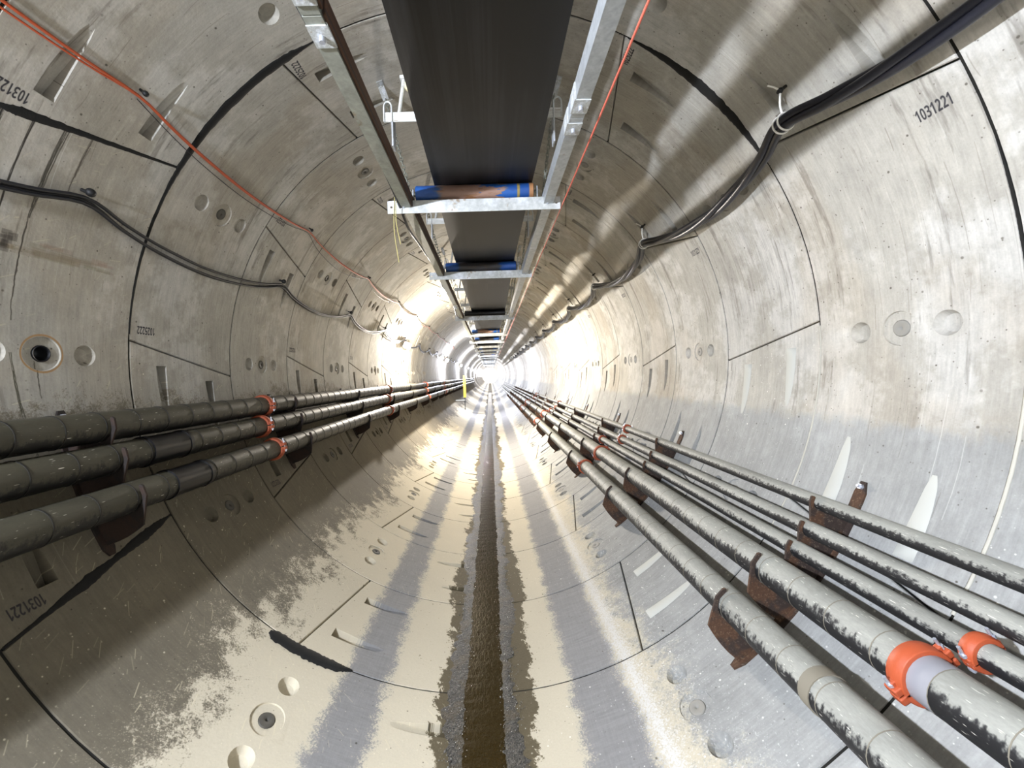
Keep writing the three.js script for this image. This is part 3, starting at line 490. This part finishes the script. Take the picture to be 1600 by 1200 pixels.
function channel(h, w, t, len) { const s = new THREE.Shape(); s.moveTo(0, 0); s.lineTo(w, 0); s.lineTo(w, 0.02); s.lineTo(w - t, 0.02); s.lineTo(w - t, t); s.lineTo(t, t); s.lineTo(t, h - t); s.lineTo(w - t, h - t); s.lineTo(w - t, h - 0.02); s.lineTo(w, h - 0.02); s.lineTo(w, h); s.lineTo(0, h); s.closePath(); const g = new THREE.ExtrudeGeometry(s, { depth: len, bevelEnabled: true, bevelSize: 0.001, bevelThickness: 0.001, bevelSegments: 1 }); return g; }
RAILS.forEach((x, i) => {
  const sgn = i ? 1 : -1;
  for (let q = 0; q < 6; q++) {      // rail lengths butt at the splices
    const d0 = q === 0 ? -4 : 2.05 + (q - 1) * 6 + (i ? 0 : -0.62), d1 = q === 5 ? 60 : 2.05 + q * 6 + (i ? 0 : -0.62);
    const t = thing('conveyor_rail', (i ? 'bright galvanised conveyor rail beside the red cord' : 'weathered galvanised conveyor rail with a black cable beside it') + ['', ', beyond the first splice', ', beyond the second splice', ', beyond the third splice', ', beyond the fourth splice', ', far end run'][q], 'rail', null, V(x - sgn * 0.035, RY, -d1));
    const g = channel(0.095, 0.07, 0.006, d1 - d0 - 0.006); if (sgn < 0) { g.scale(-1, 1, 1); const p = g.attributes.position.array; const nn = g.attributes.normal.array; for (let m = 0; m < p.length; m += 9) for (let c = 0; c < 3; c++) { [p[m + 3 + c], p[m + 6 + c]] = [p[m + 6 + c], p[m + 3 + c]]; [nn[m + 3 + c], nn[m + 6 + c]] = [nn[m + 6 + c], nn[m + 3 + c]]; } }
    M('rail_channel', g, i ? galv : galvOld, t);
    if (!i) M('rusty_flange', box(0.012, 0.085, d1 - d0 - 0.02, 0.008, 0.05, (d1 - d0) / 2, 0.003), rusty, t);
    for (const dz of [d1 - d0 - 0.09, 0.09]) {
      const sp = M('splice_plate', merge([box(0.082, 0.005, 0.1, sgn * 0.033, -0.003, dz), box(0.005, 0.09, 0.1, -sgn * 0.004, 0.04, dz)]), galvWhite, t);
      M('splice_bolt', hexBolt(0.012, 0.022).rotateX(Math.PI).translate(sgn * 0.033, -0.004, dz), zinc, sp);
    }
  }
});
// belt
const beltTex = tex(1024, 512, (u, v, o) => { const s1 = sm(NB, u * 1.2, v * 0.05), s2 = sm(NC, u * 0.9, v * 0.06), n = sm(NA, u * 0.5, v * 0.7), g = Math.max(8, 17 + 12 * (s1 - 0.4) + 8 * (s2 - 0.5) + 8 * (n - 0.5)); o[0] = g; o[1] = g; o[2] = g * 1.05; mix3(o, [98, 97, 95], 0.5 * smooth(0.45, 0.8, s1 * 0.6 + (n - 0.5) * 0.9 + s2 * 0.3)); });   // black rubber with dust smeared in streaks along it
const beltMat = std({ map: beltTex, color: 0x8e8e9a, roughness: 0.5 });
const RET = [0.4, 3.13, 5.24, 9.05, 12.7, 15.3, 17.9, 20.5, 23.1, 26, 29, 32, 35, 38, 41, 44, 47, 50], ROLLY = CY + 1.232, BELTY = ROLLY + 0.0645;
function strip(fn, d0, d1, nd, nx, th) {
  const g = closedGrid((i, j, s) => { const d = lerp(d0, d1, i / nd), [x, y] = fn(j / nx, d); return [x, y + (s ? th : 0), -d]; }, nd, nx), uv = []; const half = (nd + 1) * (nx + 1);
  for (let s = 0; s < 2; s++) for (let i = 0; i <= nd; i++) for (let j = 0; j <= nx; j++) uv.push(j / nx, lerp(d0, d1, i / nd) / 3.2);
  g.setAttribute('uv', new THREE.Float32BufferAttribute(uv, 2)); return toCreasedNormals(g, 0.6);
}
const sag = (list, d, k) => { for (let i = 0; i + 1 < list.length; i++) if (d >= list[i] && d <= list[i + 1]) { const L = list[i + 1] - list[i], t = (d - list[i]) / L; return -k * L * L * 4 * t * (1 - t); } return 0; };
const CARRY = [0.85, 2.5, 4.16, 5.8, 7.4, 9, 10.6, 12.2, 13.8, 15.4, 17, 18.6, 20.2, 21.8, 23.4, 25, 26.6, 28.2], CBY = CY + 1.405;
{
  const t = thing('conveyor_belt', 'wide black rubber conveyor belt running below the crown', 'belt');
  M('return_strand', strip((u, d) => [lerp(-0.285, 0.487, u) + 0.012 * Math.sin(d * 0.9), BELTY + sag(RET, d, 0.0016)], -4, 58, 310, 10, 0.011), beltMat, t);
  M('carrying_strand', strip((u, d) => { const a = (u - 0.5) * 0.78, w = Math.max(0, Math.abs(a) - 0.13), x = 0.055 + Math.sign(a) * (Math.min(Math.abs(a), 0.13) + w * 0.82); return [x, CBY + 0.125 + w * 0.57 + sag(CARRY, d, 0.002)]; }, -4, 58, 200, 14, 0.011), beltMat, t);
}
// return rollers on galvanised cross beams
const rollTex = (style) => tex(512, 256, (u, v, o) => { // u around, v along
  const n = sm(NA, u, v * 0.8 + style * 0.3), b = sm(NB, u * 0.6, v * 0.4 + style * 0.21); const worn = style === 1 ? [58, 56, 58] : style === 2 ? [24, 24, 27] : [150, 118, 102];
  o[0] = worn[0]; o[1] = worn[1]; o[2] = worn[2]; if (style !== 2) mix3(o, [128, 84, 46], smooth(0.5, 0.7, b) * (style === 0 ? 0.8 : 0.2));
  const blue = style === 2 ? 0 : Math.max(smooth(0.74, 0.8, v + (b - 0.5) * 0.1), smooth(0.22, 0.14, v + (b - 0.5) * 0.12)); mix3(o, [30, 76, 146], blue * (style === 0 ? smooth(0.36, 0.42, n + 0.1) : 1)); if (style === 0) { mix3(o, [30, 84, 156], smooth(0.84, 0.86, n)); mix3(o, [150, 128, 70], smooth(0.014, 0.008, Math.abs(v - 0.87))); mix3(o, [168, 120, 80], smooth(0.955, 0.965, v)); }
  const k = 0.85 + 0.3 * (n - 0.5); o[0] *= k; o[1] *= k; o[2] *= k; });
const rollMats = [0, 1, 2].map((s) => std({ map: rollTex(s), roughness: s === 2 ? 0.5 : 0.45, metalness: 0.1 }));
const rollGeo = (() => { const L = 0.93, p = [[0.02, 0], [0.058, 0], [0.063, 0.006], [0.063, L - 0.006], [0.058, L], [0.02, L]].map(([a, b]) => new THREE.Vector2(a, b)); const g = new THREE.LatheGeometry(p, 28); const uv = g.attributes.uv, pos = g.attributes.position; for (let i = 0; i < uv.count; i++) uv.setY(i, pos.getY(i) / L); g.rotateZ(-Math.PI / 2); return toCreasedNormals(g, 0.5); })();
const shadeNames = ['rust brown and blue', 'dark worn and blue', 'black'];
RET.forEach((d, i) => {
  const style = [1, 0, 1, 2, 0, 1, 2, 1][i % 8], y0 = ROLLY;
  const t = thing('return_roller', i === 1 ? 'rust brown return roller with blue paint on a galvanised cross beam' : i === 2 ? 'dark return roller with bright blue end on a galvanised cross beam' : `${shadeNames[style]} return roller on a cross beam under the belt`, 'roller', i === 1 || i === 2 ? null : `${shadeNames[style]} return rollers under the belt`, V(0, 0, -d));
  const r = M('roller_tube', rollGeo, rollMats[style], t); r.position.set(-0.43, y0, 0);
  M('shaft', cyl(V(-0.475, y0, 0), V(0.545, y0, 0), 0.013, 10), galvOld, t);
  // angle section beam below the roller, end holes
  const zb = 0.03, yb = RY - 0.045;
  const sh = new THREE.Shape(); sh.moveTo(-0.645, 0); sh.lineTo(0.70, 0); sh.lineTo(0.70, 0.098); sh.lineTo(-0.645, 0.098); sh.closePath();
  for (const hx of [-0.615, -0.52, 0.6, 0.67]) { const p = new THREE.Path(); p.absarc(hx, 0.05, 0.009, 0, 7, true); sh.holes.push(p); }
  const beam = merge([new THREE.ExtrudeGeometry(sh, { depth: 0.006, bevelEnabled: false }).translate(0, yb, zb + 0.03), box(1.3, 0.006, 0.055, 0.03, yb + 0.092, zb + 0.002)]);
  const cb = M('cross_beam', beam, galvWhite, t);
  for (const [bx, hh] of [[-0.455, 0.17], [0.525, 0.15]]) { const s2 = new THREE.Shape(); s2.moveTo(-0.03, 0); s2.lineTo(0.03, 0); s2.lineTo(0.024, hh); s2.quadraticCurveTo(0, hh + 0.03, -0.024, hh); s2.closePath(); const g = new THREE.ExtrudeGeometry(s2, { depth: 0.007, bevelEnabled: false }); g.rotateY(Math.PI / 2); M('roller_bracket', g.translate(bx, y0 - hh + 0.03, 0), galv, t); }
  for (const hx of [-0.52, 0.6]) M('beam_bolt', hexBolt(0.011, 0.014).rotateX(Math.PI / 2).translate(hx, yb + 0.05, zb + 0.036), zinc, cb);
});
// troughing idlers carrying the upper strand
const cream = std({ color: 0xd8cda6, roughness: 0.6 }), white = std({ map: zincTex(0.3, [230, 230, 228]), roughness: 0.5 });
const idler = new THREE.Group(); idler.name = 'carrying_idler';
{
  const y = CBY, x0 = 0.055;
  M('base_beam', merge([box(1.12, 0.06, 0.006, x0, y + 0.01, 0.03), box(1.12, 0.006, 0.06, x0, y + 0.038, 0)]), white, idler);
  M('centre_roller', cyl(V(x0 - 0.13, y + 0.07, 0), V(x0 + 0.13, y + 0.07, 0), 0.05, 18), cream, idler);
  for (const s of [-1, 1]) {
    const a = V(x0 + s * 0.155, y + 0.085, 0), b = V(x0 + s * 0.40, y + 0.25, 0);
    M('wing_roller', cyl(a, b, 0.05, 18), cream, idler);
    M('wing_arm', merge([cyl(V(x0 + s * 0.47, y + 0.03, 0), b.clone().add(V(s * 0.03, 0.02, 0)), 0.014, 8), box(0.05, 0.02, 0.05, b.x + s * 0.03, b.y + 0.02, 0, 0.004)]), white, idler);
    M('end_plate', box(0.012, 0.2, 0.07, RAILS[s < 0 ? 0 : 1] - s * 0.045, y - 0.07, 0, 0.003), galv, idler);
    const u = []; for (let q = 0; q <= 12; q++) { const an = Math.PI * q / 12; u.push(V(RAILS[s < 0 ? 0 : 1] - s * 0.02 + Math.cos(an) * 0.024, y + 0.07 + Math.sin(an) * 0.035, 0.035)); } u.unshift(V(u[0].x, y - 0.02, 0.035)); u.push(V(u[u.length - 1].x, y - 0.02, 0.035));
    M('u_bolt', tube(u, 0.0055, 40, 8), galvWhite, idler);
  }
  idler.userData = { label: 'white three roller idler frame above the returning belt', category: 'idler', group: 'idler frames under the upper belt strand' };
}
CARRY.forEach((d) => { clone(idler).position.z = -d; });
// hanger chains from anchors in the lining down to the rails
function chainGeo(a, b) {
  const L = a.distanceTo(b), n = Math.round(L / 0.045), dir = b.clone().sub(a).normalize(), q = new THREE.Quaternion().setFromUnitVectors(V(0, 1, 0), dir), list = [];
  const base = new THREE.TorusGeometry(0.02, 0.0055, 5, 12); base.scale(0.75, 1.45, 1);
  for (let i = 0; i < n; i++) { const g = base.clone(); if (i & 1) g.rotateY(Math.PI / 2); g.applyQuaternion(q); g.translate(...a.clone().lerp(b, (i + 0.5) / n).toArray()); list.push(g); }
  return merge(list);
}
for (let i = 0; i < 9; i++) for (const s of [-1, 1]) {
  const d = 3.72 + 2.4 * i, th = s < 0 ? 108.2 : 71.8, a = pol(th, R - 0.14, d + 0.05), b = V(RAILS[s < 0 ? 0 : 1] + s * 0.0, RY + 0.1, -(d - 0.25));
  const t = thing('hanger_chain', s < 0 ? 'steel chain on a bent anchor plate holding the weathered rail' : 'steel chain on a bent anchor plate holding the bright rail', 'chain', s < 0 ? 'hanger chains of the weathered rail' : 'hanger chains of the bright rail');
  M('chain_links', chainGeo(a, b), galvOld, t).userData.kind = 'stuff';
  const top = pol(th, R, d + 0.05), dirv = V(0, CY, top.z).sub(top).normalize();
  M('anchor_plate', merge([cyl(top.clone().addScaledVector(dirv, -0.02), top.clone().addScaledVector(dirv, 0.02), 0.014, 8), box(0.06, 0.14, 0.006, 0, 0, 0).applyQuaternion(new THREE.Quaternion().setFromUnitVectors(V(0, 1, 0), dirv)).translate(...top.clone().addScaledVector(dirv, 0.075).toArray()), box(0.06, 0.006, 0.07, 0, 0, 0.03).applyQuaternion(new THREE.Quaternion().setFromUnitVectors(V(0, 1, 0), dirv)).translate(...top.clone().addScaledVector(dirv, 0.004).toArray())]), galvWhite, t);
}
// unseen duct added above the belt to shade the right side of the ceiling
{
  const t = thing('added_shade_duct', 'unseen grey duct added above the conveyor belt to shade the ceiling', 'duct'), prof = []; const duct = std({ color: 0x6d6d68, roughness: 0.8 });
  for (let d = -4; d <= 58; d += 0.25) prof.push(new THREE.Vector2(0.232, d), new THREE.Vector2(0.24, d + 0.06), new THREE.Vector2(0.232, d + 0.12));
  const g = new THREE.LatheGeometry(prof, 24); g.rotateX(-Math.PI / 2); g.translate(0.09, CY + 2.13, 0); M('duct_wall', g, duct, t); duct.side = THREE.DoubleSide;
  for (let d = 0.7; d < 30; d += 2.4) { const h = new THREE.TorusGeometry(0.247, 0.008, 6, 30); h.translate(0.09, CY + 2.13, -d); M('hanger_band', merge([h, cyl(V(0.09, CY + 2.37, -d), V(0.09, CY + R + 0.01, -d), 0.006, 6)]), zinc, t); }
}
// black cable slung along the weathered rail, pull cord along the bright one
{
  const pts = []; for (let d = -1; d < 30; d += 0.4) pts.push(V(RAILS[0] - 0.035 - 0.02 * Math.abs(Math.sin(d * 1.3)), RY + 0.035 + 0.03 * Math.sin(d * 1.31) - 0.05 * Math.max(0, Math.sin(d * 2.6 - 1.2)) ** 3, -d));
  solo('rail_cable', tube(pts, 0.011, 320, 8), black, 'black cable slung loosely along the weathered conveyor rail', 'cable');
  const cord = []; for (let d = -2; d <= 32; d += 2) cord.push(V(0.722 + 0.003 * Math.sin(d), CY + 1.105, -d));
  solo('pull_cord', tube(cord, 0.0055, 60, 8), redCord, 'taut red pull cord beside the bright conveyor rail', 'cord');
  const str = std({ color: 0xb9ae6e, roughness: 0.8 });
  for (const [x, d, l] of [[RAILS[0] - 0.06, 3.0, 0.3], [RAILS[0] - 0.09, 3.06, 0.42]]) solo('loose_string', tube([V(x, RY + 0.08, -d), V(x - 0.01, RY - l * 0.4, -d), V(x + 0.015, RY - l, -d - 0.02)], 0.003, 16, 6), str, 'frayed yellow string dangling from the weathered conveyor rail', 'string', 'strings on the weathered rail');
}

// ------------------------------------------------------------------ wall lamps
const housing = std({ color: 0xd8d8d4, roughness: 0.5 });
LAMPS.forEach((l, i) => {
  const x = -Math.sqrt(l.r * l.r - l.y * l.y), pos = V(x, CY + l.y, -l.d), aim = l.end ? V(0, CY, -(l.d + 12)) : V(0, CY - 0.25, -l.d);
  const dir = aim.clone().sub(pos).normalize(), q = new THREE.Quaternion().setFromRotationMatrix(new THREE.Matrix4().lookAt(pos, aim, V(0, 1, 0)));   // -z looks into the tunnel
  const t = thing('wall_lamp', i === 1 ? 'warm glowing bulkhead lamp mounted on the wall above the dark pipes' : l.d > 0 ? 'cool white bulkhead lamp further along above the dark pipes' : 'neutral white bulkhead lamp behind the viewer', 'lamp', i === 1 ? null : l.d > 0 ? 'cool white wall lamps further along' : 'wall lamps behind the viewer', pos);
  t.quaternion.copy(q);
  M('lamp_housing', box(l.w + 0.07, l.h + 0.05, 0.03, 0, 0, 0.062, 0.012), housing, t);
  M('lamp_mount', box(0.2, 0.05, 0.1, 0, 0, 0.1, 0.006), housing, t);
  const em = std({ color: 0xffffff, emissive: l.color, emissiveIntensity: 18, roughness: 0.5 });
  M('lamp_diffuser', box(l.w + 0.09, l.h + 0.07, 0.105, 0, 0, 0.0, 0.035), em, t);
  const rl = new THREE.RectAreaLight(l.color, l.I / (l.w * l.h), l.w, l.h); rl.position.copy(pos).addScaledVector(dir, 0.065); rl.quaternion.copy(q); rl.name = 'wall_lamp_beam'; scene.add(rl);
  if (l.omni) { const p = new THREE.PointLight(l.color, l.omni, 0, 2); p.position.copy(pos).addScaledVector(dir, 0.12); p.castShadow = true; p.shadow.radius = 3; p.name = 'wall_lamp_glow'; scene.add(p); }
});
// coil of spare lamp cable under the warm lamp
solo('cable_coil', merge([0, 1, 2].map((i) => { const g = new THREE.TorusGeometry(0.085 + i * 0.006, 0.006, 6, 28); g.rotateY(Math.PI / 2 - 0.1); g.translate(-2.6 + i * 0.012, CY + 0.28, -12.2); return g; })), black, 'small coil of cable hanging on the wall under the warm lamp', 'cable');

// ------------------------------------------------------------------ yellow marker post standing in the tunnel
{
  const t = thing('marker_post', 'tall yellow marker board on a thin dark post beside the dark pipes', 'marker', null, V(-1.5, arcY(1.5), -24.5));
  M('board', box(0.15, 1.35, 0.03, 0, 1.45, 0, 0.006), std({ color: 0xf2c22c, roughness: 0.5 }), t);
  M('post', cyl(V(0, -0.02, -0.02), V(0, 2.0, -0.02), 0.025, 10), black, t);
  M('side_arm', cyl(V(0, 0.6, 0), V(-0.72, 0.6, 0), 0.025, 8), galvOld, t);
}

renderer.render(scene, camera);
